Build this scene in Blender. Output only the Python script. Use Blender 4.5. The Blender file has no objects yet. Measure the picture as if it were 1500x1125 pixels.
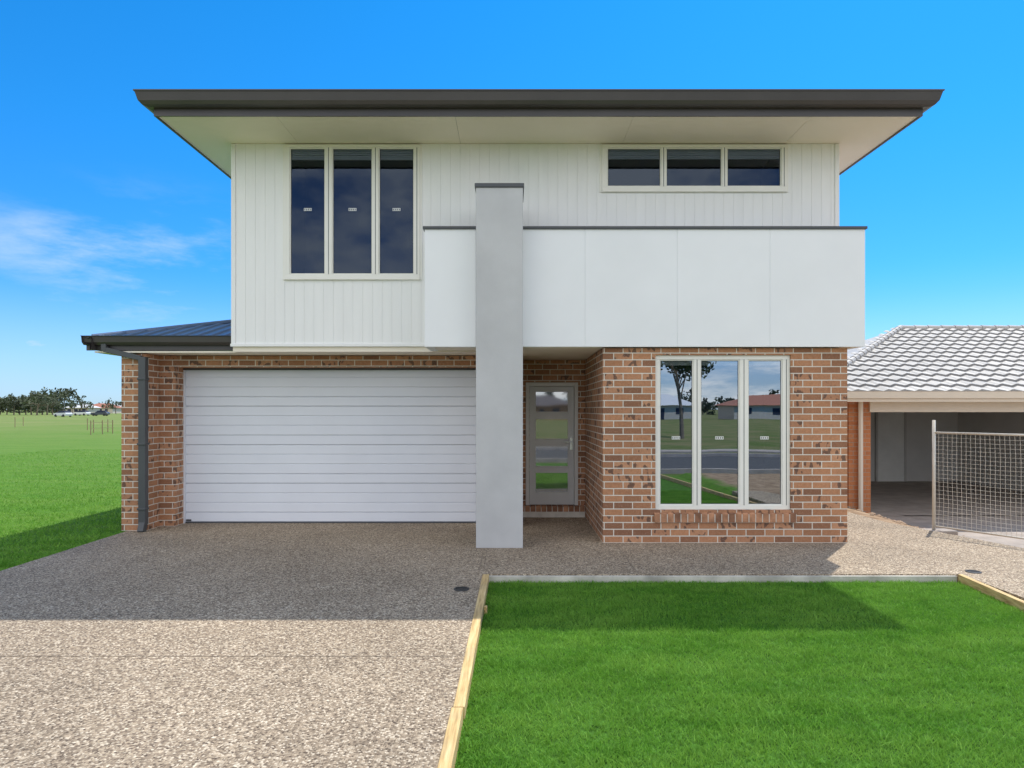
import bpy, math, random
import numpy as np
from mathutils import Vector
random.seed(7); rng=np.random.default_rng(7)
R=math.radians
scene=bpy.context.scene
H=1.69

# ------------------------------------------------------------ helpers
class MB:
    def __init__(s): s.v=[]; s.f=[]; s.m=[]
    def face(s,pts,m=0):
        b=len(s.v); s.v+= [tuple(p) for p in pts]; s.f.append(tuple(range(b,b+len(pts)))); s.m.append(m)
    def box(s,x0,x1,y0,y1,z0,z1,m=0):
        b=len(s.v)
        s.v+=[(x0,y0,z0),(x1,y0,z0),(x1,y1,z0),(x0,y1,z0),(x0,y0,z1),(x1,y0,z1),(x1,y1,z1),(x0,y1,z1)]
        for f in [(0,3,2,1),(4,5,6,7),(0,1,5,4),(1,2,6,5),(2,3,7,6),(3,0,4,7)]:
            s.f.append(tuple(b+i for i in f)); s.m.append(m)
    def tube(s,p0,p1,r0,r1=None,n=8,m=0,cap=True):
        r1=r0 if r1 is None else r1
        p0=Vector(p0); p1=Vector(p1); d=(p1-p0).normalized()
        a=Vector((0,0,1)) if abs(d.z)<.9 else Vector((1,0,0))
        u=d.cross(a).normalized(); w=u.cross(d)
        b=len(s.v)
        for p,r in((p0,r0),(p1,r1)):
            for i in range(n):
                t=2*math.pi*i/n+math.pi/n
                s.v.append(tuple(p+u*math.cos(t)*r+w*math.sin(t)*r))
        for i in range(n):
            j=(i+1)%n; s.f.append((b+i,b+j,b+n+j,b+n+i)); s.m.append(m)
        if cap:
            s.f.append(tuple(b+i for i in reversed(range(n)))); s.m.append(m)
            s.f.append(tuple(b+n+i for i in range(n))); s.m.append(m)
    def extr_x(s,prof,x0,x1,m=0):   # closed profile (y,z)
        b=len(s.v); n=len(prof)
        s.v+=[(x0,y,z) for y,z in prof]+[(x1,y,z) for y,z in prof]
        for i in range(n):
            j=(i+1)%n; s.f.append((b+i,b+n+i,b+n+j,b+j)); s.m.append(m)
        s.f.append(tuple(b+i for i in range(n))); s.m.append(m)
        s.f.append(tuple(b+n+i for i in reversed(range(n)))); s.m.append(m)
    def slab(s,poly,z0,z1,m=0):
        b=len(s.v); n=len(poly)
        s.v+=[(x,y,z0) for x,y in poly]+[(x,y,z1) for x,y in poly]
        for i in range(n):
            j=(i+1)%n; s.f.append((b+i,b+j,b+n+j,b+n+i)); s.m.append(m)
        s.f.append(tuple(b+n+i for i in range(n))); s.m.append(m)
        s.f.append(tuple(b+i for i in reversed(range(n)))); s.m.append(m)
    def ring(s,x0,x1,y0,y1,levels,m=0):
        n=len(levels); b=len(s.v)
        for o,z in levels:
            s.v+=[(x0-o,y0-o,z),(x1+o,y0-o,z),(x1+o,y1+o,z),(x0-o,y1+o,z)]
        for k in range(n-1):
            for i in range(4):
                j=(i+1)%4; s.f.append((b+4*k+i,b+4*k+j,b+4*k+4+j,b+4*k+4+i)); s.m.append(m)
    def obj(s,name,mats,parent=None,bevel=0,smooth=False):
        me=bpy.data.meshes.new(name); me.from_pydata(s.v,[],s.f)
        for mt in mats: me.materials.append(mt)
        me.polygons.foreach_set('material_index',s.m)
        if smooth: me.polygons.foreach_set('use_smooth',[True]*len(s.f))
        me.update()
        ob=bpy.data.objects.new(name,me); scene.collection.objects.link(ob)
        if parent: ob.parent=parent
        if bevel:
            md=ob.modifiers.new('b','BEVEL'); md.width=bevel; md.segments=2; md.limit_method='ANGLE'
        return ob
def empty(name,loc=(0,0,0)):
    e=bpy.data.objects.new(name,None); e.location=loc; scene.collection.objects.link(e); return e

class NT:
    def __init__(s,nt): s.nt=nt
    def n(s,t,ins=None,**kw):
        nd=s.nt.nodes.new(t)
        for k,v in kw.items(): setattr(nd,k,v)
        for k,v in (ins or {}).items():
            if hasattr(v,'is_output') : s.nt.links.new(v,nd.inputs[k])
            else: nd.inputs[k].default_value=v
        return nd
    def l(s,a,b): s.nt.links.new(a,b)
    def math(s,op,a,b=0.0,clamp=False):
        return s.n('ShaderNodeMath',{0:a,1:b},operation=op,use_clamp=clamp).outputs[0]
    def mix(s,f,a,b,bt='MIX'):
        nd=s.nt.nodes.new('ShaderNodeMix'); nd.data_type='RGBA'; nd.blend_type=bt
        for i,v in((0,f),(6,a),(7,b)):
            if hasattr(v,'is_output'): s.nt.links.new(v,nd.inputs[i])
            else: nd.inputs[i].default_value= v if i==0 else (tuple(v)+(1,) if len(v)==3 else v)
        return nd.outputs[2]
    def ramp(s,f,stops,interp='LINEAR'):
        nd=s.nt.nodes.new('ShaderNodeValToRGB'); cr=nd.color_ramp; cr.interpolation=interp
        while len(cr.elements)<len(stops): cr.elements.new(.5)
        for e,(p,c) in zip(cr.elements,stops):
            e.position=p; e.color=tuple(c)+(1,) if len(c)==3 else c
        s.nt.links.new(f,nd.inputs[0]); return nd.outputs[0]
    def rng(s,v,a,b,c=0.0,d=1.0,smooth=False):
        return s.n('ShaderNodeMapRange',{0:v,1:a,2:b,3:c,4:d},interpolation_type='SMOOTHSTEP' if smooth else 'LINEAR').outputs[0]
def newmat(name):
    m=bpy.data.materials.new(name); m.use_nodes=True
    t=NT(m.node_tree); p=m.node_tree.nodes['Principled BSDF']
    return m,t,p
def obco(t): return t.n('ShaderNodeTexCoord').outputs['Object']
def mapped(t,co,sc,rot=(0,0,0)): return t.n('ShaderNodeMapping',{'Vector':co,'Scale':sc,'Rotation':rot}).outputs[0]
def noise(t,co,scale,detail=4,rough=.55,out=0):
    return t.n('ShaderNodeTexNoise',{'Vector':co,'Scale':scale,'Detail':detail,'Roughness':rough}).outputs[out]
def paint(name,col,rough=.5,var=.06,nscale=3,bump=0.0,bscale=200,metal=0,spec=.5,streak=False):
    m,t,p=newmat(name); co=obco(t)
    co2=mapped(t,co,(6,6,.7)) if streak else co
    nz=noise(t,co2,nscale)
    f=t.rng(nz,.3,.7,1-var,1+var)
    c=t.n('ShaderNodeVectorMath',{0:tuple(col)},operation='SCALE'); t.l(f,c.inputs['Scale'])
    t.l(c.outputs[0],p.inputs['Base Color'])
    p.inputs['Roughness'].default_value=rough; p.inputs['Metallic'].default_value=metal
    p.inputs['Specular IOR Level'].default_value=spec
    if bump:
        b=t.n('ShaderNodeBump',{'Strength':bump,'Distance':.01,'Height':noise(t,co,bscale,3)})
        t.l(b.outputs[0],p.inputs['Normal'])
    return m

# ------------------------------------------------------------ materials
def brick_mat(name,cols,mortar,dark=.5):
    m,t,p=newmat(name); co=obco(t)
    sp=t.n('ShaderNodeSeparateXYZ',{0:co})
    u=t.math('ADD',sp.outputs[0],sp.outputs[1])
    u=t.math('ADD',u,20.0)
    z=t.math('ADD',sp.outputs[2],1.72)
    v=t.n('ShaderNodeCombineXYZ',{0:u,1:z}).outputs[0]
    b=t.n('ShaderNodeTexBrick',{'Vector':v,'Color1':(0,0,0,1),'Color2':(1,1,1,1),'Mortar':(0,0,0,1),'Scale':1.0,
          'Mortar Size':.0066,'Mortar Smooth':.2,'Bias':0.0,'Brick Width':.24,'Row Height':.086},offset=.5)
    col=t.ramp(b.outputs['Color'],[(i/(len(cols)-1),c) for i,c in enumerate(cols)])
    n1=noise(t,co,26,4,.65)
    col=t.mix(t.rng(n1,.4,.75,0,.4),col,(cols[0][0]*.7,cols[0][1]*.7,cols[0][2]*.7))
    n2=noise(t,mapped(t,co,(1,1,.6)),17,1,.4)
    sel=t.rng(b.outputs['Color'],.66,.70,0,1)
    spot=t.math('MULTIPLY',t.rng(n2,.55,.58,0,1),sel)
    col=t.mix(t.math('MULTIPLY',spot,dark),col,(.08,.045,.035))
    col=t.mix(t.rng(noise(t,co,60,3),.5,.75,0,.25),col,(.6,.42,.30))
    mcol=t.mix(noise(t,co,40),mortar,tuple(c*.8 for c in mortar))
    fin=t.mix(b.outputs['Fac'],col,mcol)
    wv=t.rng(noise(t,co,1.1,5,.6),.3,.7,.84,1.10)
    sc=t.n('ShaderNodeVectorMath',{0:fin},operation='SCALE'); t.l(wv,sc.inputs['Scale'])
    t.l(sc.outputs[0],p.inputs['Base Color']); p.inputs['Roughness'].default_value=.85
    h=t.math('SUBTRACT',t.math('MULTIPLY',noise(t,co,90,3),.35),b.outputs['Fac'])
    bp=t.n('ShaderNodeBump',{'Strength':.6,'Distance':.005,'Height':h}); t.l(bp.outputs[0],p.inputs['Normal'])
    return m
M_brick=brick_mat('brick',[(.25,.115,.062),(.42,.195,.095),(.52,.25,.125),(.44,.21,.11),(.57,.29,.155)],(.80,.74,.64),.8)
M_brick2=brick_mat('orange_brick',[(.5,.17,.06),(.58,.2,.07),(.62,.24,.09)],(.5,.35,.25),.1)
M_white=paint('white_cladding',(.88,.875,.85),.55,.02,1.5,.05,60,streak=True)
M_panel=paint('white_render_panel',(.86,.87,.875),.7,.025,1.2,.12,300)
M_grey=paint('grey_render',(.53,.53,.53),.85,.08,1.8,.3,160)
M_soffit=paint('soffit_cream',(.92,.83,.70),.7,.02,1)
M_frame=paint('window_frame_cream',(.86,.84,.77),.35,.02,4)
M_dark=paint('dark_metal',(.070,.062,.060),.38,.1,2,spec=.5)
M_dark2=paint('dark_metal_blue',(.07,.075,.08),.45,.1,2)
M_gdoor=paint('garage_door_white',(.79,.81,.86),.38,.02,2)
M_door=paint('door_grey',(.60,.59,.57),.45,.04,3)
M_doorfr=paint('door_frame',(.66,.64,.60),.4,.03,3)
M_steel=paint('steel',(.6,.6,.6),.25,.05,8,metal=1)
M_black=paint('black_plastic',(.015,.015,.015),.5)
M_room=paint('room_dark',(.022,.03,.055),.9)
M_blind=paint('blind',(.80,.78,.70),.7)
M_sticker=paint('sticker_white',(.85,.85,.85),.6)
M_cream=paint('cream_paint',(.80,.70,.56),.55,.03)
M_inner=paint('plaster_wall',(.62,.60,.56),.8,.04)
M_conc=paint('concrete',(.36,.31,.27),.9,.2,3,.4,60)
M_galv=paint('galvanised',(.62,.58,.50),.5,.1,6,metal=.3)

def glass(name,refl,tint,rough=.004,frost=None,gc=(.92,.96,1)):
    m,t,p=newmat(name)
    out=[n for n in m.node_tree.nodes if n.type=='OUTPUT_MATERIAL'][0]
    gl=t.n('ShaderNodeBsdfGlossy',{'Color':tuple(gc)+(1,),'Roughness':rough})
    co=obco(t); bp=t.n('ShaderNodeBump',{'Strength':.05,'Distance':.02,'Height':noise(t,co,1.3,1)})
    t.l(bp.outputs[0],gl.inputs['Normal'])
    if frost:
        tr=p; c=t.mix(t.rng(noise(t,co,3.5,2),.35,.65,0,1),frost,tuple(q*.45 for q in frost)); t.l(c,p.inputs['Base Color']); p.inputs['Roughness'].default_value=.6
    else:
        m.node_tree.nodes.remove(p); tr=t.n('ShaderNodeBsdfTransparent',{'Color':tuple(tint)+(1,)})
    lw=t.n('ShaderNodeLayerWeight',{'Blend':.25})
    f=t.math('ADD',t.math('MULTIPLY',lw.outputs['Fresnel'],.6),refl,True)
    mx=t.n('ShaderNodeMixShader',{0:f}); t.l(tr.outputs[0],mx.inputs[1]); t.l(gl.outputs[0],mx.inputs[2])
    t.l(mx.outputs[0],out.inputs[0]); return m
M_glass_up=glass('glass_tinted',.05,(.45,.5,.6),gc=(.6,.75,1))
M_glass_lo=glass('glass_clear',.38,(.6,.65,.7),gc=(.80,.89,1))
M_glass_dr=glass('glass_door',.34,(.6,.62,.62),.03,(.13,.13,.115))

def agg_mat():
    m,t,p=newmat('exposed_aggregate'); co=obco(t)
    vo=t.n('ShaderNodeTexVoronoi',{'Vector':co,'Scale':85.0}); 
    sp=t.n('ShaderNodeSeparateColor',{0:vo.outputs['Color']})
    peb=t.ramp(sp.outputs[0],[(0,(.085,.06,.045)),(.2,(.195,.148,.105)),(.5,(.325,.25,.175)),(.75,(.47,.375,.265)),(1,(.70,.60,.46))])
    edge=t.rng(vo.outputs['Distance'],.35,.75,0,.5)
    col=t.mix(edge,peb,(.27,.215,.155))
    big=t.rng(noise(t,co,.7,6,.62),.3,.7,.80,1.12)
    mid=t.rng(noise(t,co,22,4,.6),.3,.7,.80,1.16)
    sc=t.n('ShaderNodeVectorMath',{0:col},operation='SCALE'); t.l(t.math('MULTIPLY',big,mid),sc.inputs['Scale'])
    t.l(sc.outputs[0],p.inputs['Base Color']); p.inputs['Roughness'].default_value=.85; p.inputs['Specular IOR Level'].default_value=.2
    bp=t.n('ShaderNodeBump',{'Strength':.7,'Distance':.004,'Height':t.math('SUBTRACT',1.0,vo.outputs['Distance'])})
    t.l(bp.outputs[0],p.inputs['Normal']); return m
M_agg=agg_mat()

def ground_mat():
    m,t,p=newmat('ground_mat'); co=obco(t)
    sp=t.n('ShaderNodeSeparateXYZ',{0:co})
    n1=noise(t,co,9,6,.7); n2=noise(t,co,.12,5,.6); n3=noise(t,co,60,3,.6); n4=noise(t,mapped(t,co,(.5,1.6,1)),.9,5,.65)
    g=t.ramp(n1,[(.25,(.04,.105,.012)),(.5,(.075,.18,.02)),(.75,(.12,.25,.03))])
    g=t.mix(t.rng(n3,.4,.8,0,.5),g,(.14,.27,.035))
    g=t.mix(t.rng(n4,.4,.7,0,.5),g,(.17,.25,.05))
    far=t.rng(sp.outputs[1],14,80,0,1)
    dry=t.mix(n2,(.13,.19,.045),(.26,.26,.10))
    g=t.mix(t.math('MULTIPLY',far,t.rng(n2,.3,.65,.5,1)),g,dry)
    behind=t.rng(sp.outputs[1],-1.2,-2,0,1)
    g=t.mix(t.math('MULTIPLY',behind,.75),g,t.mix(t.rng(noise(t,co,.35,5,.6),.4,.6,0,1),(.10,.12,.04),(.22,.17,.10)))
    dirt=t.ramp(noise(t,co,5,8,.7),[(.3,(.16,.11,.07)),(.5,(.32,.22,.14)),(.7,(.46,.35,.24))])
    xx=t.math('ADD',sp.outputs[0],t.math('MULTIPLY',noise(t,co,1.5,4),.8))
    fx=t.rng(xx,5.2,5.5,0,1)
    fx=t.math('MULTIPLY',fx,t.rng(sp.outputs[1],40,55,1,0))
    fx=t.math('MULTIPLY',fx,t.rng(sp.outputs[1],-2,-1,0,1))
    c=t.mix(fx,g,dirt)
    t.l(c,p.inputs['Base Color']); p.inputs['Roughness'].default_value=.95; p.inputs['Specular IOR Level'].default_value=.1
    bp=t.n('ShaderNodeBump',{'Strength':.8,'Distance':.03,'Height':n1}); t.l(bp.outputs[0],p.inputs['Normal'])
    return m
M_ground=ground_mat()

def blade_mat(name):
    m,t,p=newmat(name); co=obco(t)
    n1=noise(t,mapped(t,co,(.7,2.0,1)),1.3,6,.65); n2=noise(t,co,90,2); n3=noise(t,co,11,4,.7)
    c=t.ramp(n2,[(.25,(.07,.20,.018)),(.5,(.145,.36,.035)),(.75,(.30,.51,.08))])
    c=t.mix(t.rng(n3,.42,.68,0,.7),c,(.065,.19,.02))
    c=t.mix(t.rng(n1,.40,.65,0,.65),c,(.29,.50,.08))
    t.l(c,p.inputs['Base Color']); p.inputs['Roughness'].default_value=.6
    p.inputs['Specular IOR Level'].default_value=.15
    tr=t.n('ShaderNodeBsdfTranslucent'); t.l(c,tr.inputs['Color'])
    mx=t.n('ShaderNodeMixShader',{0:.35}); t.l(p.outputs[0],mx.inputs[1]); t.l(tr.outputs[0],mx.inputs[2])
    out=[n for n in m.node_tree.nodes if n.type=='OUTPUT_MATERIAL'][0]
    t.l(mx.outputs[0],out.inputs[0]); return m
M_blade=blade_mat('grass_blades')
M_turf=paint('turf_base',(.06,.15,.02),.95,.4,20,.5,80,spec=.1)

def timber_mat():
    m,t,p=newmat('pine_timber'); co=obco(t)
    c=t.ramp(noise(t,mapped(t,co,(40,2.2,40)),1.5,5,.6),[(.3,(.34,.21,.08)),(.5,(.58,.40,.17)),(.7,(.72,.55,.28))])
    c=t.mix(t.rng(noise(t,co,3,4),.5,.7,0,.4),c,(.35,.28,.18))
    t.l(c,p.inputs['Base Color']); p.inputs['Roughness'].default_value=.75; return m
M_timber=timber_mat()
M_asphalt=paint('asphalt',(.07,.07,.072),.9,.2,8,.5,150)
M_leaf=paint('leaves',(.05,.075,.03),.8,.5,1.5)
M_leaf_far=paint('distant_leaves',(.07,.085,.045),.9,.4,.2)  # distance haze put into the colour, paler and greyer than near leaves
M_bark=paint('bark',(.19,.15,.11),.9,.3,6)
M_tile=paint('roof_tile_grey',(.42,.395,.36),.6,.16,2.5,.2,80)
M_tile_d=paint('roof_tile_dark',(.12,.10,.10),.7,.2,2.5)
M_corr=paint('corrugated_steel_blue',(.15,.19,.27),.35,.06,1.5,metal=.3)

# ------------------------------------------------------------ brick_house
house=empty('brick_house')
def solid(name,boxes,mat,bevel=0,parent=house):
    b=MB()
    for q in boxes: b.box(*q)
    return b.obj(name,[mat],parent,bevel)
LW=(1.82,3.54,.416,2.383)
solid('brick_walls',[
 (1.153,LW[0],8.23,8.46,0,2.47),(LW[1],4.255,8.23,8.46,0,2.47),(LW[0],LW[1],8.23,8.46,0,LW[2]),(LW[0],LW[1],8.23,8.46,LW[3],2.47),
 (1.153,1.38,8.46,10.24,0,2.47),(4.03,4.255,8.46,18,0,2.47),
 (.10,.215,10.24,10.45,0,2.47),(1.045,1.153,10.24,10.45,0,2.47),(.215,1.045,10.24,10.45,2.12,2.47),
 (-.25,.10,9.40,9.6,0,2.47),(-.12,.10,9.6,10.24,0,2.47),
 (-4.88,-.25,9.40,9.62,2.305,2.47),(-5.1,-4.88,9.40,9.8,0,2.47),(-.25,-.12,9.6,9.8,0,2.47),
 (-5.45,-5.1,9.05,9.6,0,2.47),(-5.45,-5.22,9.6,18,0,2.47),(-5.22,4.03,17.8,18,0,2.47)],M_brick)
b=MB()
x=LW[0]-.02
while x<LW[1]+.05:
    b.extr_x([(8.20,LW[2]-.155),(8.20,LW[2]-.045),(8.30,LW[2]-.004),(8.34,LW[2]-.155)],x,x+.074,random.choice([0,0,1]))
    x+=.086
x=.12
while x<1.10:
    b.box(x,min(x+.074,1.15),10.16,10.40,.09,.178,random.choice([0,0,1])); x+=.086
M_sill=paint('sill_brick',(.42,.21,.115),.85,.35,9,.4,60); M_sill2=paint('sill_brick_dark',(.26,.125,.07),.85,.35,9,.4,60)
sill=b.obj('brick_sill',[M_sill,M_sill2],house,.004)
solid('sill_mortar',[(LW[0]-.02,LW[1]+.06,8.205,8.225,LW[2]-.15,LW[2]-.05),(.11,1.145,10.17,10.38,0,.165)],paint('mortar',(.66,.61,.53),.9,.1,10))

UX0,UX1,UY,UZ0,UZ1=-3.80,4.43,8.81,2.575,5.30
WA=(-3.08,-1.25,3.48,5.285); WB=(1.22,3.72,4.67,5.285)
def pieces(x0,x1):
    for W in (WA,WB):
        if x0>=W[0]-1e-6 and x1<=W[1]+1e-6:
            return [(UZ0,W[2])]
    return [(UZ0,UZ1)]
def cutx(x0,x1):
    cs=sorted({x0,x1}|{c for W in(WA,WB) for c in W[:2] if x0<c<x1})
    return list(zip(cs[:-1],cs[1:]))
b=MB(); pitch=.1325; x=UX0+.05
while x<UX1-.06:
    xe=min(x+pitch,UX1-.05)
    for a,c in cutx(x+.0022,xe-.0022):
        for z0,z1 in pieces(a,c): b.box(a,c,UY,UY+.012,z0,z1)
    x=xe
b.obj('weatherboard_cladding',[M_white],house,.0012)
b=MB()
for a,c in cutx(UX0,UX1):
    for z0,z1 in pieces(a,c): b.box(a,c,UY+.005,UY+.15,z0,z1)
b.box(UX0,UX0+.15,UY+.15,17.9,UZ0,UZ1); b.box(UX1-.15,UX1,UY+.15,17.9,UZ0,UZ1); b.box(UX0,UX1,17.9,18,UZ0,UZ1)
b.obj('upper_walls',[M_white],house)
solid('corner_trim',[(UX0-.012,UX0+.045,UY-.012,UY+.06,UZ0,UZ1-.003),(UX1-.045,UX1+.012,UY-.012,UY+.06,UZ0,UZ1-.003),
  (UX0-.02,-1.11,UY-.02,UY+.03,2.545,2.585)],M_white,.003)
solid('lower_soffit',[(UX0,-.44,UY+.02,9.66,2.478,2.56),(.133,1.15,8.29,10.4,2.478,2.55),(-.44,.133,8.5,10.4,2.478,2.55),
   (-5.78,UX0-.01,8.98,9.66,2.478,2.50)],M_soffit)
solid('floor_slab',[(UX0+.16,UX1-.16,9.7,17.8,2.49,2.57),(1.2,4.2,8.3,9.7,2.49,2.56)],M_soffit)

def window(name,x0,x1,z0,z1,y,cuts,fw,gl,recess=.0,blind=.0,sticker=None,parent=house,deep=.7):
    b=MB(); yf=y-.025+recess
    g0=z0+fw; g1=z1-fw
    b.box(x0,x1,yf,yf+.09,z0,g0); b.box(x0,x1,yf,yf+.09,g1,z1)
    edges=[x0]+[c for ab in cuts for c in ab]+[x1]
    for i in range(0,len(edges),2): b.box(edges[i],edges[i+1],yf,yf+.09,g0,g1)
    for a,c in cuts:
        t=.013; yb=yf+.012
        b.box(a,a+t,yb,yb+.03,g0,g1); b.box(c-t,c,yb,yb+.03,g0,g1)
        b.box(a+t,c-t,yb,yb+.03,g0,g0+t); b.box(a+t,c-t,yb,yb+.03,g1-t,g1)
    b.obj(name+'_frame',[M_frame],parent,.003)
    g=MB(); s=MB(); k_=MB()
    for i in range(2,len(edges)-1,2):
        mxx=(edges[i]+edges[i+1])/2; k_.box(mxx-.004,mxx+.004,yf-.0015,yf+.001,g0,g1)
    for a,c in cuts:
        g.face([(a,yf+.03,g0),(c,yf+.03,g0),(c,yf+.03,g1),(a,yf+.03,g1)])
        t=.013; q=.006; yy=yf+.027
        k_.box(a+t,a+t+q,yy,yy+.002,g0+t,g1-t); k_.box(c-t-q,c-t,yy,yy+.002,g0+t,g1-t)
        k_.box(a+t+q,c-t-q,yy,yy+.002,g0+t,g0+t+q); k_.box(a+t+q,c-t-q,yy,yy+.002,g1-t-q,g1-t)
        if sticker:
            cx=(a+c)/2; w=.024
            for k in range(4):
                sx=cx-.054+k*.027; zz=sticker; h=.038; t=.006; yy=yf+.026
                s.box(sx,sx+w,yy,yy+.002,zz,zz+t); s.box(sx,sx+w,yy,yy+.002,zz+h-t,zz+h)
                s.box(sx,sx+t,yy,yy+.002,zz+t,zz+h-t); s.box(sx+w-t,sx+w,yy,yy+.002,zz+t,zz+h-t)
    g.obj(name+'_glass',[gl],parent); k_.obj(name+'_gasket',[M_dark2],parent)
    if sticker: s.obj(name+'_stickers',[M_sticker],parent)
    if blind:
        bb=MB()
        for a,c in cuts:
            n=5; h=blind/n
            for k in range(n):
                zt=g1-.004-k*h
                bb.box(a+.01,c-.01,yf+.045+.004*(k%2),yf+.07,zt-h*.80,zt)
        bb.obj(name+'_blind',[M_blind],parent)
    r=MB(); yb=y+.16
    r.face([(x0,yb+deep,z0-.1),(x1,yb+deep,z0-.1),(x1,yb+deep,z1+.0),(x0,yb+deep,z1+.0)])
    r.face([(x0,yf+.09,z0),(x0,yb+deep,z0),(x0,yb+deep,z1),(x0,yf+.09,z1)])
    r.face([(x1,yf+.09,z0),(x1,yb+deep,z0),(x1,yb+deep,z1),(x1,yf+.09,z1)])
    r.face([(x0,yf+.09,z0+.002),(x1,yf+.09,z0+.002),(x1,yb+deep,z0+.002),(x0,yb+deep,z0+.002)])
    r.face([(x0,yf+.09,z1-.002),(x1,yf+.09,z1-.002),(x1,yb+deep,z1-.002),(x0,yb+deep,z1-.002)])
    r.obj(name+'_room',[M_room],parent)
s=107.8
cx=lambda p,s: (p-750)/s
window('tall_window',*WA,UY,[(cx(425,s),cx(477,s)),(cx(487,s),cx(546,s)),(cx(555,s),cx(607,s))],.045,M_glass_up,0,.15,4.39)
window('strip_window',*WB,UY,[(cx(889,s),cx(968,s)),(cx(975,s),cx(1057,s)),(cx(1064,s),cx(1144,s))],.045,M_glass_up,0,.14)
s=115.4
window('front_window',*LW,8.23,[(cx(967,s),cx(1017,s)),(cx(1027,s),cx(1085,s)),(cx(1097,s),cx(1148,s))],.055,M_glass_lo,.055,.07,1.31)
b=MB()
for W in (WA,WB):
    b.box(W[0]-.03,W[0],UY-.012,UY+.02,W[2]-.03,W[3]); b.box(W[1],W[1]+.03,UY-.012,UY+.02,W[2]-.03,W[3])
    b.box(W[0],W[1],UY-.035,UY+.02,W[2]-.03,W[2]-.001)
b.obj('window_trim',[M_frame],house,.003)

PX0,PX1,PY=-1.10,4.44,8.15
b=MB()
js=[PX0,cx(697,116.6),cx(857,116.6),cx(992,116.6),cx(1128,116.6),PX1]
for a,c in zip(js[:-1],js[1:]): b.box(a+.0025,c-.0025,PY,PY+.012,2.48,3.955)
b.obj('parapet_panels',[M_panel],house,.0015)
solid('parapet_core',[(PX0+.003,PX1-.003,PY+.006,PY+.12,2.483,3.95),(PX0,PX0+.10,PY+.12,UY-.015,2.483,3.95),(PX1-.10,PX1-.002,PY+.12,UY-.015,2.483,3.95)],M_panel)
solid('balcony_floor',[(PX0+.1,PX1-.1,PY+.12,UY,2.492,2.60)],M_soffit)
solid('parapet_cap',[(PX0-.02,PX1+.02,PY-.02,PY+.14,3.957,3.992),(PX0-.02,PX0+.12,PY+.14,UY-.015,3.957,3.992),(PX1-.12,PX1+.02,PY+.14,UY-.015,3.957,3.992)],M_dark2,.004)
solid('render_column',[(-.44,.133,7.91,8.49,0,4.40)],M_grey,.006)
solid('column_cap',[(-.455,.148,7.895,8.505,4.402,4.45)],M_dark2,.004)

# main roof
RX0,RX1,RY0,RY1=-4.386,5.03,7.94,18.8
b=MB()
for a,c in zip([RX0,-2.9,-.7,1.5,3.7],[-2.9,-.7,1.5,3.7,RX1]):
    b.box(a+.002,c-.002,RY0+.002,RY1,5.303,5.315)
b.obj('eave_soffit',[M_soffit],house)
b=MB()
b.ring(RX0,RX1,RY0,RY1,[(-.02,5.50),(0,5.50),(0,5.285),(-.022,5.285),(-.022,5.5)])
b.obj('fascia',[M_dark],house)
b=MB()
b.ring(RX0,RX1,RY0,RY1,[(.002,5.375),(.05,5.372),(.095,5.385),(.125,5.42),(.15,5.515),(.162,5.52),(.162,5.535),(.145,5.535),(.12,5.42),(.002,5.40)])
b.obj('gutter',[M_dark],house)
b=MB(); o=.04; t15=math.tan(R(15)); hd=(RY1-RY0)/2; hw=(RX1-RX0)/2
k=min(hw,hd); zr=5.49+k*t15
ex0,ex1,ey0,ey1=RX0-o,RX1+o,RY0-o,RY1+o
A=((ex0+ex1)/2,ey0+k,zr); B=((ex0+ex1)/2,ey1-k,zr)
b.face([(ex0,ey0,5.49),(ex1,ey0,5.49),A]); b.face([(ex1,ey0,5.49),(ex1,ey1,5.49),B,A]); b.face([(ex1,ey1,5.49),(ex0,ey1,5.49),B]); b.face([(ex0,ey1,5.49),(ex0,ey0,5.49),A,B])
b.obj('main_roof',[M_corr],house)

GX,GY,GZ=-5.90,8.86,2.70
b=MB()
p=.276
def gro(x,y): return GZ-.03+(y-GY)*p
N=44; xs=np.linspace(GX+.08,UX0,N*6+1)
rows=[]
for x in xs:
    ph=((x-GX)%.19)/.19
    rib=.026 if ph<.18 else 0.0
    y1=GY+.08+(x-(GX+.08)); rows.append(((x,GY+.06,gro(x,GY+.06)+rib),(x,y1,gro(x,y1)+rib)))
for a,c in zip(rows[:-1],rows[1:]): b.face([a[0],c[0],c[1],a[1]])
b.face([(GX+.05,GY+.05,GZ-.04),(UX0,10.96,GZ-.03+2.1*p),(UX0,18,GZ-.03+2.1*p),(GX+.05,18,GZ-.04)])
b.tube((GX+.1,GY+.1,GZ+.0),(UX0,10.96,GZ+2.1*p),.035,m=0)
b.obj('garage_roof',[M_corr],house)
b=MB()
prof=[(0,GZ),(.012,GZ+.004),(.018,GZ-.01),(.03,GZ-.085),(.07,GZ-.12),(.13,GZ-.12),(.13,GZ-.19),(.15,GZ-.19),(.15,GZ-.02),(.13,GZ-.02),(.10,GZ-.04)]
b.extr_x([(GY+y,z) for y,z in prof],GX,UX0-.012)
pr=[(GX+y,z) for y,z in prof]
bb=len(b.v)
for yy in (GY,18.0):
    b.v+=[(x,yy,z) for x,z in pr]
n=len(pr)
for i in range(n):
    j=(i+1)%n; b.f.append((bb+i,bb+j,bb+n+j,bb+n+i)); b.m.append(0)
b.obj('garage_gutter',[M_dark],house)
b=MB()
b.tube((-5.62,8.95,2.60),(-5.62,8.95,2.50),.05,n=4); b.tube((-5.62,8.95,2.52),(-5.14,9.0,2.40),.05,n=4)
b.box(-5.165,-5.065,8.955,9.04,.10,2.42)
b.box(-5.175,-5.055,8.94,9.045,1.2,1.23); b.box(-5.175,-5.055,8.94,9.045,.3,.33); b.box(-5.175,-5.055,8.94,9.045,2.1,2.13)
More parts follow.
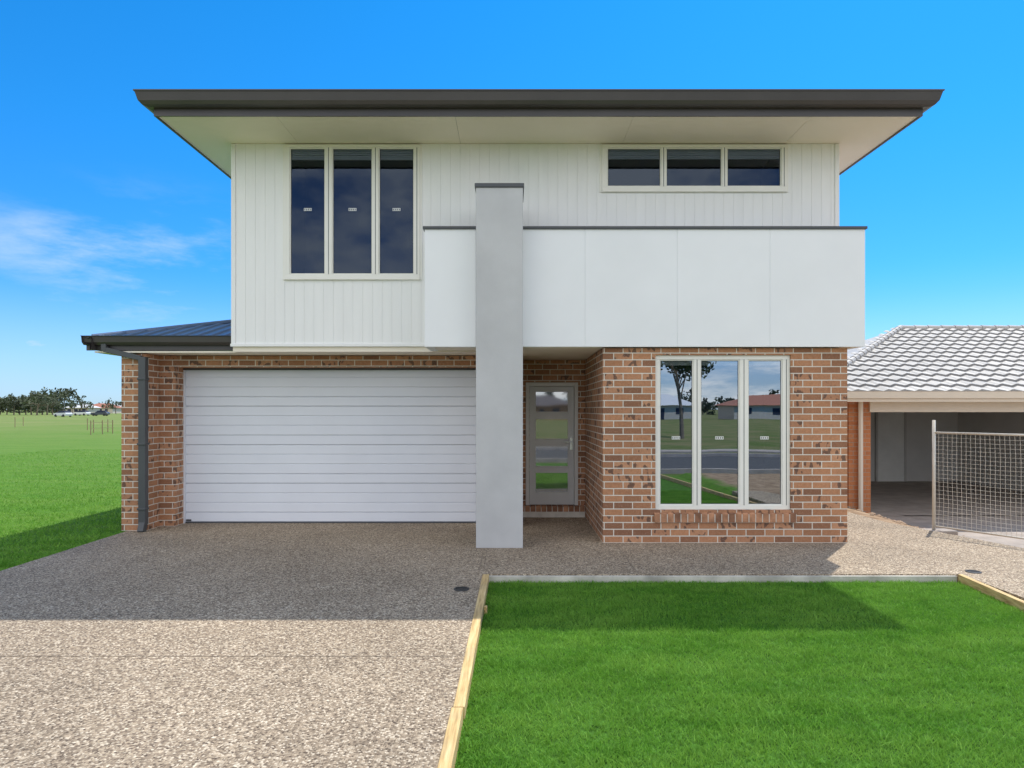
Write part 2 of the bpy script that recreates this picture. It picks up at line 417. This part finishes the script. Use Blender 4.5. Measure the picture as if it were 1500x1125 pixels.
b.tube((-5.115,9.0,.13),(-5.115,8.95,.0),.06,n=4)
b.obj('downpipe',[M_dark2],house,.006)

# garage door
b=MB(); n=16; h=2.30/n; x0,x1=-4.88,-.25; y=9.67
for k in range(n):
    z0=k*h+.012; z1=(k+1)*h+.012
    g=.012 if k%4 else .018
    b.face([(x0,y+g,z0),(x1,y+g,z0),(x1,y,z0+.014),(x0,y,z0+.014)])
    b.face([(x0,y,z0+.014),(x1,y,z0+.014),(x1,y+.002,z1-.006),(x0,y+.002,z1-.006)])
    b.face([(x0,y+.002,z1-.006),(x1,y+.002,z1-.006),(x1,y+g,z1),(x0,y+g,z1)])
b.obj('garage_door',[M_gdoor],house)
solid('garage_door_trim',[(x0,x1,9.63,9.66,2.278,2.304),(x0,x1,9.655,9.69,.0,.012),(x0+.03,x0+.10,9.655,9.668,.03,.055)],M_dark2)
solid('garage_door_frame',[(x0,x0+.018,9.63,9.665,.0,2.278)],M_gdoor)

# entry door
s=92.8
X=lambda p:(p-750)/s
Z=lambda q:H+(600-q)/s
b=MB(); y=10.26
b.box(.217,.275,y-.03,y+.09,.18,2.118); b.box(.985,1.043,y-.03,y+.09,.18,2.118); b.box(.275,.985,y-.03,y+.09,2.06,2.118)
b.obj('door_frame',[M_doorfr],house,.004)
gx0,gx1=X(785),X(832); rows=[(574,603),(614,643),(654,683),(693,721)]
b=MB(); lx0,lx1,lz0,lz1=.279,.981,.185,2.056; yl=y+.01
b.box(lx0,gx0,yl,yl+.04,lz0,lz1); b.box(gx1,lx1,yl,yl+.04,lz0,lz1)
zz=[lz0]+[c for q in reversed(rows) for c in (Z(q[1]),Z(q[0]))]+[lz1]
for i in range(0,len(zz),2): b.box(gx0,gx1,yl+.0005,yl+.04,zz[i],zz[i+1])
for q in rows:   # raised glazing beads
    za,zb=Z(q[1]),Z(q[0]); t=.014
    b.box(gx0-t,gx1+t,yl-.008,yl,za-t,za); b.box(gx0-t,gx1+t,yl-.008,yl,zb,zb+t)
    b.box(gx0-t,gx0,yl-.008,yl,za,zb); b.box(gx1,gx1+t,yl-.008,yl,za,zb)
b.obj('entry_door',[M_door],house,.002)
b=MB()
for q in rows: b.face([(gx0,yl+.015,Z(q[1])),(gx1,yl+.015,Z(q[1])),(gx1,yl+.015,Z(q[0])),(gx0,yl+.015,Z(q[0]))])
b.obj('door_glass',[M_glass_dr],house)
b=MB(); hx=X(837)
b.box(hx-.02,hx+.02,yl-.014,yl,1.05,1.25); b.tube((hx,yl-.012,1.18),(hx,yl-.06,1.18),.012); b.tube((hx+.01,yl-.055,1.18),(hx-.12,yl-.055,1.18),.011)
b.tube((hx,yl-.022,1.09),(hx,yl,1.09),.018)
b.obj('door_handle',[M_steel],house)

# ------------------------------------------------------------ ground
def sm(t): t=max(0,min(1,t)); return t*t*(3-2*t)
def gz(x,y):
    z=-.035
    if x>5.6: z-=.42*sm((x-5.75)/1.6)*sm((y-5.5)/4.0)*(1-sm((y-60)/100))
    if -.36<x<4.6 and -1<y<6.7: z=-.12
    if y<-1.0: z=-.16
    return z
xs=[-3000,-1200,-500,-200,-80,-40,-20,-12,-8,-6,-5.4,-4,-2,-.5,-.3,1,2.5,4,4.5,4.7,5.2,5.6]+list(np.arange(5.75,7.6,.15))+[8,9,11,14,20,30,60,150,500,1500,3000]
ys=[-3000,-800,-200,-60,-20,-8,-5,-2,-1.05,-.95,1,3,5]+list(np.arange(5.5,10,.3))+[10.5,12,14,18,24,32,45,60,80,110,160,250,500,1200,3000]
b=MB(); b.v=[(x,y,gz(x,y)) for y in ys for x in xs]; nx=len(xs)
b.f=[(j*nx+i,j*nx+i+1,(j+1)*nx+i+1,(j+1)*nx+i) for j in range(len(ys)-1) for i in range(nx-1)]; b.m=[0]*len(b.f)
b.obj('ground',[M_ground])
b=MB(); b.slab([(-5.36,-.9),(-.36,-.9),(-.30,6.66),(-.30,9.9),(-5.36,9.9)],-.14,0)
b.obj('driveway',[M_agg],None)
b=MB(); b.slab([(-.298,6.66),(4.60,6.66),(4.60,3.0),(5.2,3.0),(6.35,7.6),(5.62,9.75),(5.45,12.0),(5.45,17),(4.2,17),(4.2,10.2),(-.298,10.2)],-.14,.0)
b.obj('footpath',[M_agg],None)
solid('joint_line',[(-5.36,-.37,4.44,4.445,.0005,.003),(1.3,1.306,6.66,8.2,.0005,.004),(-.345,-.340,6.7,7.9,.0005,.004)],paint('joint',(.25,.20,.15),.9,.3,30),parent=None)
solid('path_edge',[(-.29,4.55,6.625,6.658,-.12,-.012)],paint('pale_concrete',(.52,.49,.43),.9,.3,4,.5,60),.004,parent=None)
# scattered clods and stones on the dirt beside the path
b=MB()
for i in range(260):
    x=random.uniform(5.9,7.6); y=random.uniform(7.2,12.2)
    if x< 6.5 and y<9.0: continue
    r=random.uniform(.012,.05)*random.choice([.6,.8,1]); z=gz(x,y)
    n=6; top=(x+random.uniform(-.3,.3)*r,y,z+r*.9)
    rim=[(x+math.cos(2*math.pi*k/n)*r*random.uniform(.8,1.3),y+math.sin(2*math.pi*k/n)*r*random.uniform(.8,1.3),z+r*.35) for k in range(n)]
    bot=[(q[0],q[1],z-.02) for q in rim]
    for k in range(n):
        j=(k+1)%n; b.face([rim[k],rim[j],top]); b.face([bot[k],bot[j],rim[j],rim[k]])
b.obj('soil_clods',[paint('dirt_clod',(.34,.24,.16),.95,.3,6)],None)
M_grate=paint('drain_grate',(.03,.03,.03),.5)
def drain(name,x,y):
    e=empty(name,(x,y,0)); b=MB()
    n=28
    b.v+=[(math.cos(2*math.pi*i/n)*.062,math.sin(2*math.pi*i/n)*.062,.004) for i in range(n)]; b.f.append(tuple(range(n))); b.m.append(0)
    b.obj('drain_pit',[M_black],e)
    b=MB()
    for i in range(n):
        a0=2*math.pi*i/n; a1=2*math.pi*(i+1)/n
        P=lambda a,r,z:(math.cos(a)*r,math.sin(a)*r,z)
        b.face([P(a0,.06,.01),P(a0,.072,.008),P(a1,.072,.008),P(a1,.06,.01)]); b.face([P(a0,.072,.008),P(a0,.074,0),P(a1,.074,0),P(a1,.072,.008)])
    for k in range(-4,5):
        w=math.sqrt(.06**2-(k*.013)**2); b.box(k*.013-.003,k*.013+.003,-w,w,.005,.010)
    b.obj('drain_grate',[M_grate],e)
drain('floor_drain',-.475,6.1); drain('floor_drain',4.8,6.75)

def timber(name,p0,p1,w):
    b=MB(); (ax,ay),(bx,by)=p0,p1
    for f0,f1,dx in ((0,.60,0),(.602,1,.008)):
        xa=ax+(bx-ax)*f0+dx; ya=ay+(by-ay)*f0; xb=ax+(bx-ax)*f1; yb=ay+(by-ay)*f1
        b.slab([(xa,ya),(xa+w,ya),(xb+w,yb),(xb,yb)],-.15,.012-dx*.5)
    for f in (.30,.86):
        y=ay+(by-ay)*f; x=ax+(bx-ax)*f
        b.box(x+w+.009,x+w+.035,y,y+.045,-.15,-.01)
    return b.obj(name,[M_timber],None,.004)
timber('timber_edging',(-.405,-.8),(-.30,6.63),.066)
timber('timber_edging',(3.72,-.8),(4.56,6.63),.05)

b=MB(); b.slab([(-.34,-.8),(3.72,-.8),(4.56,6.62),(-.235,6.62)],-.15,-.075)
b.obj('lawn_soil',[M_turf],None)
def blades(name,fx,n,zf,hmin,hmax,w,mat):
    P=fx(n); n=len(P)
    clump=.5+.5*np.sin(P[:,0]*7.3+2*np.sin(P[:,1]*5.1))*np.sin(P[:,1]*9.7+2*np.sin(P[:,0]*4.3))
    a=rng.uniform(0,2*np.pi,n); h=rng.uniform(hmin,hmax,n)*(.7+.6*clump); lean=rng.normal(0,.6,(n,2))*h[:,None]
    d=np.stack([np.cos(a),np.sin(a)],1)*w*rng.uniform(.6,1.4,n)[:,None]
    V=np.zeros((n,5,3))
    V[:,0,:2]=P-d; V[:,1,:2]=P+d; V[:,2,:2]=P+d*.8+lean*.4; V[:,3,:2]=P-d*.8+lean*.4; V[:,4,:2]=P+lean
    V[:,:2,2]=zf; V[:,2:4,2]=(zf+h*.55)[:,None]; V[:,4,2]=zf+h*.95
    V=V.reshape(-1,3)
    base=np.arange(n)*5
    loops=np.stack([base,base+1,base+2,base+3,base+3,base+2,base+4],1).reshape(-1)
    me=bpy.data.meshes.new(name); me.vertices.add(len(V)); me.vertices.foreach_set('co',V.ravel())
    me.loops.add(len(loops)); me.loops.foreach_set('vertex_index',loops)
    me.polygons.add(2*n); st=np.stack([np.arange(n)*7,np.arange(n)*7+4],1).ravel()
    me.polygons.foreach_set('loop_start',st); me.polygons.foreach_set('loop_total',np.tile([4,3],n))
    me.update(calc_edges=True); me.validate(); me.materials.append(mat)
    ob=bpy.data.objects.new(name,me); scene.collection.objects.link(ob); return ob
def lawnpts(n):
    y=6.61-rng.uniform(0,1,n)*4.0
    x0=-.405+(y+.8)/7.43*.105+.07; x1=3.72+(y+.8)/7.43*.84
    return np.stack([rng.uniform(x0,x1),y],1)
blades('lawn',lawnpts,170000,-.077,.018,.042,.0024,M_blade)
def leftpts(n):
    y=6+22*rng.uniform(0,1,n)**1.8; x=-5.37-rng.uniform(0,1,n)**1.2*np.minimum(2.5+(y-6)*.8,14)
    return np.stack([x,y],1)
blades('side_lawn',leftpts,90000,-.04,.02,.055,.005,M_blade)

b=MB(); b.slab([(-60,-8.5),(60,-8.5),(60,-2.2),(-60,-2.2)],-.17,-.14); b.obj('road',[M_asphalt])
b=MB(); b.box(-60,60,-2.2,-2.0,-.16,-.02); b.box(-60,60,-8.7,-8.5,-.16,-.02); b.obj('kerb',[M_conc])
b=MB(); b.box(-60,60,-12.5,-11.2,-.16,-.10); b.obj('pavement',[M_conc])

# ------------------------------------------------------------ neighbouring house
nb=empty('brick_house')
FZ=-.43
def nsolid(name,boxes,mat,bevel=0): return solid(name,boxes,mat,bevel,parent=nb)
nsolid('brick_wall',[(6.75,7.19,13,13.35,FZ-.1,1.85),(6.75,6.98,13.35,22,FZ-.1,1.85),(13.2,14.2,13,13.35,FZ-.1,1.85)],M_brick2)
nsolid('garage_lining',[(7.0,13.2,19.2,19.3,FZ,1.9),(6.985,7.19,13.36,19.2,FZ,1.85),(13.2,13.3,13.36,19.2,FZ,1.9)],M_inner)
nsolid('garage_ceiling',[(6.9,13.3,13.2,19.3,1.86,1.9)],M_inner)
nsolid('garage_floor',[(7.0,13.2,12.9,19.2,FZ-.1,FZ)],M_conc)
nsolid('garage_beam',[(7.15,14.2,12.95,13.2,1.64,1.88)],M_cream,.005)
nsolid('inner_door',[(10.8,11.58,19.15,19.19,FZ,1.65)],paint('inner_door',(.76,.75,.70),.5))
nsolid('inner_door_frame',[(10.74,10.8,19.13,19.19,FZ,1.71),(11.58,11.64,19.13,19.19,FZ,1.71),(10.8,11.58,19.13,19.19,1.65,1.71)],paint('door_architrave',(.5,.48,.44),.5))
EX0,EX1,EY0,EY1,EZ=5.7,20,12.5,21.4,2.03
nsolid('eave_lining',[(EX0,EX1,EY0+.05,13.0,1.88,1.90),(EX0,6.75,13.0,EY1,1.88,1.90)],M_cream)
b=MB(); b.ring(EX0,EX1,EY0,EY1,[(0,EZ-.13),(.07,EZ-.12),(.10,EZ-.0),(.11,EZ+.01),(.09,EZ+.01),(0,EZ-.05)]); b.obj('gutter',[M_cream],nb)
b=MB(); b.ring(EX0,EX1,EY0,EY1,[(0,EZ),(0,EZ-.19),(-.02,EZ-.19),(-.02,EZ)]); b.obj('fascia',[M_cream],nb)
b=MB(); b.tube((6.95,12.93,EZ-.1),(6.95,12.93,FZ),.045,n=8); b.obj('downpipe',[M_cream],nb)
pt=.40; run=(EY1-EY0)/2
b=MB(); row=.30; nr=int(run/row)
for r in range(nr+1):
    t0=r*row; t1=min((r+1)*row+.02,run)
    if t0>=run: break
    prev=None
    for x in np.arange(EX0+t0-.03,EX1-t0+.03,.045):
        w=.016*math.sin(2*math.pi*x/.30)+.006*math.sin(4*math.pi*x/.30)
        cur=((x,EY0+t0-.02,EZ+(t0-.02)*pt+w-.005),(x,EY0+t0-.02,EZ+(t0-.02)*pt+w+.046),(x,EY0+t1,EZ+t1*pt+w))
        if prev:
            b.face([prev[0],cur[0],cur[1],prev[1]],1); b.face([prev[1],cur[1],cur[2],prev[2]])
        prev=cur
zr=EZ+run*pt; rx0=EX0+run; rx1=EX1-run; ry=EY0+run
b.face([(EX0,EY1,EZ),(EX0,EY0,EZ),(rx0,ry,zr)]); b.face([(EX1,EY1,EZ),(EX0,EY1,EZ),(rx0,ry,zr),(rx1,ry,zr)]); b.face([(EX1,EY0,EZ),(EX1,EY1,EZ),(rx1,ry,zr)])
k=24
for i in range(k):
    f0=i/k; f1=(i+1.05)/k
    b.tube((EX0+run*f0,EY0+run*f0,EZ+.02+run*pt*f0),(EX0+run*f1,EY0+run*f1,EZ+.02+run*pt*f1),.085,.07,n=10)
nrg=int((rx1-rx0)/.35)
for i in range(nrg):
    b.tube((rx0+i*.35,ry,zr+.0),(rx0+i*.35+.37,ry,zr+.0),.09,.075,n=10)
b.obj('tiled_roof',[M_tile,paint('tile_edge',(.24,.23,.22),.8,.1)],nb)
b=MB()
for i in range(12):
    for j in range(20):
        x0=7.3+i*.5; x1=x0+.5; y0=2+j*.55; y1=y0+.55
        b.face([(x,y,gz(x,y)+.025) for x,y in((x0,y0),(x1,y0),(x1,y1),(x0,y1))])
b.obj('neighbour_driveway',[M_conc],None)

# mesh fence
fe=empty('mesh_fence')
p0=Vector((6.05,9.30,0)); p1=Vector((6.62,8.40,0)); dr=(p1-p0).normalized(); L=3.2
P=lambda t,z: tuple(p0+dr*t+Vector((0,0,z)))
b=MB()
b.tube(P(0,-.12),P(0,1.54),.022,n=10); b.tube(P(L,-.12),P(L,1.54),.022,n=10)
b.tube(P(0,1.36),P(L,1.36),.016,n=8); b.tube(P(0,.02),P(L,.02),.013,n=8)
b.tube(P(L*.5,.02),P(L*.5,1.36),.014,n=8)
b.obj('fence_frame',[M_galv],fe,smooth=True)
b=MB(); st=.058
k=int(L/st)
def wob(t,z): return .010*math.sin(2.1*z+1.7*t)+.006*math.sin(5*z+t*3)
for i in range(1,k):
    zs=[.02+q*.335 for q in range(5)]
    for za,zb in zip(zs[:-1],zs[1:]): b.tube(P(i*st+wob(i*st,za),za),P(i*st+wob(i*st,zb),zb),.0022,n=4,cap=False)
for j in range(1,int(1.34/st)): 
    z=.02+j*st
    for q in range(8):
        ta,tb=L*q/8,L*(q+1)/8
        b.tube(P(ta,z-.012*math.sin(ta*3.1/1.6)**2),P(tb,z-.012*math.sin(tb*3.1/1.6)**2),.0022,n=4,cap=False)
b.obj('wire_mesh',[M_galv],fe)
b=MB()
for t in(0,L):
    c=p0+dr*t; b.box(c.x-.28,c.x+.28,c.y-.11,c.y+.11,-.16,-.03)
b.obj('fence_foot',[M_conc],fe,.02)

# ------------------------------------------------------------ trees
def tree(b,x,y,z,h,cr,leaves,ls,seed,lo=.5,thin=1.0):
    r=random.Random(seed)
    top=Vector((x+r.uniform(-.1,.1)*h,y,z+h*.6)); base=Vector((x,y,z))
    mid=base.lerp(top,.5)+Vector((r.uniform(-.04,.04)*h,0,0))
    b.tube(base,mid,h*.035*thin,h*.026*thin,n=7,m=1); b.tube(mid,top,h*.026*thin,h*.015*thin,n=7,m=1)
    cl=[]
    for i in range(9):
        a=r.uniform(0,6.28); rr=cr*r.uniform(.25,.85); zz=z+h*r.uniform(lo,.95)
        c=Vector((x+math.cos(a)*rr,y+math.sin(a)*rr,zz)); cl.append((c,cr*r.uniform(.28,.48)))
        s0=mid.lerp(top,r.uniform(0,1)); b.tube(s0,c,h*.012*thin,h*.004*thin,n=5,m=1,cap=False)
    for i in range(leaves):
        c,q=r.choice(cl)
        d=Vector((r.gauss(0,1),r.gauss(0,1),r.gauss(0,.7))); d=d.normalized()*q*r.uniform(.4,1.08); p=c+d
        u=Vector((r.gauss(0,1),r.gauss(0,1),r.gauss(0,1))).normalized(); v=u.orthogonal().normalized(); l=ls*r.uniform(.6,1.4)
        b.face([p-u*l-v*l*.4,p+u*l-v*l*.3,p+u*l*.7+v*l*.5,p-u*l*.6+v*l*.45],0)
b=MB(); tree(b,10.9,-25,-.15,7.2,2.6,3800,.13,3,.62,.6); b.obj('gum_tree',[M_leaf,M_bark])
b=MB(); tree(b,29,-34,-.15,7,3,2200,.16,5); b.obj('gum_tree',[M_leaf,M_bark])
b=MB(); i=0
for px in [-55,-40,-26,-10,0,10,20,29,38,46,54,62,69,77,85,92]:
    D=210+random.uniform(-15,15); s=950/D
    hh=random.uniform(6.2,8.4)
    if px<22: hh=random.uniform(4.4,6)
    tree(b,(px-750)/s,D,-.1,hh,hh*.55,330,.40,100+i,.32); i+=1
for px in (106,117,128,158,170):
    D=250; s=950/D; tree(b,(px-750)/s,D,-.1,random.uniform(4.5,8),2.6,130,.34,300+px)
for px in range(-20,186,13):
    D=340; s=950/D; tree(b,(px-750)/s,D,-.1,random.uniform(2.5,5),4.5,120,.6,800+px,.1)
for k in range(70):
    tree(b,-170+k*5+random.uniform(-2,2),-190+random.uniform(-15,15),-.2,random.uniform(4,8.5),3.4,110,.6,500+k,.2)
b.obj('distant_trees',[M_leaf_far,M_bark])

def dhouse(x,y,w,d,wall,roof,hw=2.6,z=-.15):
    e=empty('distant_house',(x,y,z)); b=MB(); b.box(-w/2,w/2,-d/2,d/2,0,hw)
    b.obj('walls',[wall],e)
    b=MB(); o=.6; k=(d/2+o)*.42
    a=[(-w/2-o,-d/2-o,hw),(w/2+o,-d/2-o,hw),(w/2+o,d/2+o,hw),(-w/2-o,d/2+o,hw)]; r0=(-w/2+d/2,0,hw+k); r1=(w/2-d/2,0,hw+k)
    b.face([a[0],a[1],r1,r0]); b.face([a[1],a[2],r1]); b.face([a[2],a[3],r0,r1]); b.face([a[3],a[0],r0]); b.face(a[::-1])
    b.obj('roof',[roof],e)
    b=MB()
    for sgn in(-1,1):
        yy=sgn*(d/2+.03)
        for q in(-.35,-.05,.3):
            b.box(w*q-.7,w*q+.7,min(yy,yy-.04*sgn),max(yy,yy-.04*sgn),.9,2.1)
        b.box(w*.12-.45,w*.12+.45,min(yy,yy-.04*sgn),max(yy,yy-.04*sgn),.0,2.1)
    b.obj('windows_and_door',[M_room],e)
Mr=paint('roof_red',(.35,.14,.09),.8); Mg=paint('roof_pale',(.6,.6,.6),.7)
M_wallp=paint('house_wall_pale',(.55,.48,.40),.8)
dhouse(-189,300,14,9,M_wallp,Mr); dhouse(-172,260,9,7,M_wallp,Mg); dhouse(-200,330,12,9,M_wallp,Mg)
dhouse(25,-105,17,9,M_wallp,Mg); dhouse(4,-112,16,9,M_brick2,M_tile_d); dhouse(50,-108,18,9,M_wallp,Mr); dhouse(-22,-105,17,9,M_wallp,M_tile_d); dhouse(76,-112,16,9,M_brick2,M_tile_d); dhouse(-60,-110,18,9,M_wallp,Mg)

def car(x,y,z,rot,col):
    e=empty('parked_car',(x,y,z)); e.rotation_euler=(0,0,rot)
    body=paint('car_paint_'+str(len(bpy.data.materials)),col,.25)
    b=MB(); prof=[(-2.1,.3),(2.1,.3),(2.15,.6),(2.0,.85),(1.1,.95),(-1.9,1.0),(-2.15,.8)]
    b.extr_x([(yy,zz) for yy,zz in prof],-.86,.86); b.obj('body',[body],e,.05)
    b=MB(); lo=[(-.8,1.05,.94),(.8,1.05,.94),(.8,-1.75,.98),(-.8,-1.75,.98)]; hi=[(-.66,.35,1.46),(.66,.35,1.46),(.66,-1.3,1.46),(-.66,-1.3,1.46)]
    for i in range(4):
        j=(i+1)%4; b.face([lo[i],lo[j],hi[j],hi[i]],0)
    b.face(hi,1); b.obj('cabin',[M_room,body],e)
    b=MB()
    for sx in(-.82,.82):
        for sy in(-1.3,1.35): b.tube((sx-.1,sy,.32),(sx+.1,sy,.32),.32,n=16)
    b.obj('wheels',[M_black],e)
car(-108,156,-.05,R(70),(.6,.62,.65)); car(-113,178,-.05,R(100),(.06,.07,.09)); car(-126,190,-.05,R(85),(.7,.7,.7))

b=MB()
for px,by in((22,626),(34,624),(133,637),(137,634),(150,636),(158,633),(165,635),(128,630)):
    s=(by-600)/1.72; D=950/s; xx=(px-750)/s
    b.tube((xx,D,-.06),(xx,D,.95),.035,n=5)
a_,c_=(133,637),(165,635)
pts=[]
for px,by in(a_,c_):
    s=(by-600)/1.72; pts.append(((px-750)/s,950/s))
for z in(.4,.8): b.tube((*pts[0],z),(*pts[1],z),.018,n=4)
b.obj('stake_fence',[paint('stake',(.30,.22,.12),.8)])

# ------------------------------------------------------------ world and sun
SD=Vector((.36,.465,1.0)).normalized()
el=math.asin(SD.z); az=math.atan2(SD.x,SD.y)
w=bpy.data.worlds.new('World'); scene.world=w; w.use_nodes=True
t=NT(w.node_tree); bg=w.node_tree.nodes['Background']
sky=t.n('ShaderNodeTexSky',sky_type='NISHITA'); sky.sun_disc=False; sky.sun_elevation=el; sky.sun_rotation=az
sky.air_density=1.0; sky.dust_density=.3; sky.ozone_density=2.0
hs=t.n('ShaderNodeHueSaturation',{'Saturation':1.2,'Value':1.0,'Color':sky.outputs[0]}).outputs[0]
d=t.n('ShaderNodeTexCoord').outputs['Generated']
nd=t.n('ShaderNodeVectorMath',{0:d},operation='NORMALIZE').outputs[0]
sp=t.n('ShaderNodeSeparateXYZ',{0:nd})
tint=t.ramp(t.rng(sp.outputs[2],0,.6,0,1),[(0,(.34,.56,1.0)),(.25,(.20,.56,.96)),(.6,(.12,.66,.96)),(1,(.08,.70,.96))])
hs=t.n('ShaderNodeVectorMath',{0:hs,1:tint},operation='MULTIPLY').outputs[0]
hs=t.n('ShaderNodeVectorMath',{0:hs,1:(1.42,1.42,1.42)},operation='MULTIPLY').outputs[0]
mp=t.n('ShaderNodeMapping',{'Vector':nd,'Rotation':(0,R(-18),0),'Scale':(3,3,11)}).outputs[0]
cl=t.rng(noise(t,mp,1.6,9,.62),.40,.78,0,1,True)
def blob(px,py,rx,rz):
    c=Vector(((px-750)/950,1,(600-py)/950)).normalized()
    sc=(1/rx,1/rx,1/rz)
    a=t.n('ShaderNodeVectorMath',{0:nd,1:sc},operation='MULTIPLY').outputs[0]
    q=t.n('ShaderNodeVectorMath',{0:a,1:(c.x*sc[0],c.y*sc[1],c.z*sc[2])},operation='DISTANCE').outputs['Value']
    return t.rng(q,0,1,1,0,True)
m1=blob(250,400,.26,.14); m2=blob(25,503,.05,.010); m3=blob(40,350,.16,.06)
haze=t.math('MULTIPLY',t.rng(sp.outputs[2],0,.20,1,0,True),.5)
msk=t.math('ADD',t.math('MULTIPLY',m1,1.0),t.math('MULTIPLY',m3,.4))
fac=t.math('MULTIPLY',cl,msk,True)
cn=t.rng(noise(t,mapped(t,nd,(20,20,60)),1.2,5,.6),.35,.6,0,1)
fac=t.math('ADD',fac,t.math('MULTIPLY',t.math('MULTIPLY',m2,cn),.9),True)
fac=t.math('MAXIMUM',fac,haze)
col=t.mix(fac,hs,(4.2,5.4,6.6))
cb=t.rng(noise(t,t.n('ShaderNodeMapping',{'Vector':nd,'Scale':(1.6,1.6,3.2)}).outputs[0],1.5,8,.6),.40,.56,.12,1,True)
cb2=t.rng(noise(t,t.n('ShaderNodeMapping',{'Vector':nd,'Scale':(3,3,14)}).outputs[0],2.2,7,.6),.38,.62,.15,.9,True)
lowk=t.rng(sp.outputs[2],.10,.26,0,1,True)
cb=t.math('ADD',t.math('MULTIPLY',cb,lowk),t.math('MULTIPLY',cb2,t.math('SUBTRACT',1.0,lowk)),True)
back=t.math('MULTIPLY',t.rng(sp.outputs[1],.05,-.3,0,1),cb)
col=t.mix(back,col,(11.6,11.4,11.1))  # bright clouds added behind the camera to light the shaded facade
t.l(col,bg.inputs[0]); bg.inputs[1].default_value=.15
sl=bpy.data.lights.new('sun','SUN'); sl.energy=4.8; sl.angle=R(.5); sl.color=(1,.95,.87)
so=bpy.data.objects.new('sun',sl); scene.collection.objects.link(so); so.rotation_euler=(-SD).to_track_quat('-Z','Y').to_euler(); so.location=(10,10,30)

cam=bpy.data.cameras.new('camera'); co=bpy.data.objects.new('camera',cam); scene.collection.objects.link(co)
co.location=(0,0,H); co.rotation_euler=(R(90),0,0); cam.lens=22.8; cam.sensor_width=36; cam.shift_y=.025; cam.clip_end=6000; cam.clip_start=.05
scene.camera=co
scene.view_settings.view_transform='Standard'; scene.view_settings.look='None'; scene.view_settings.exposure=0
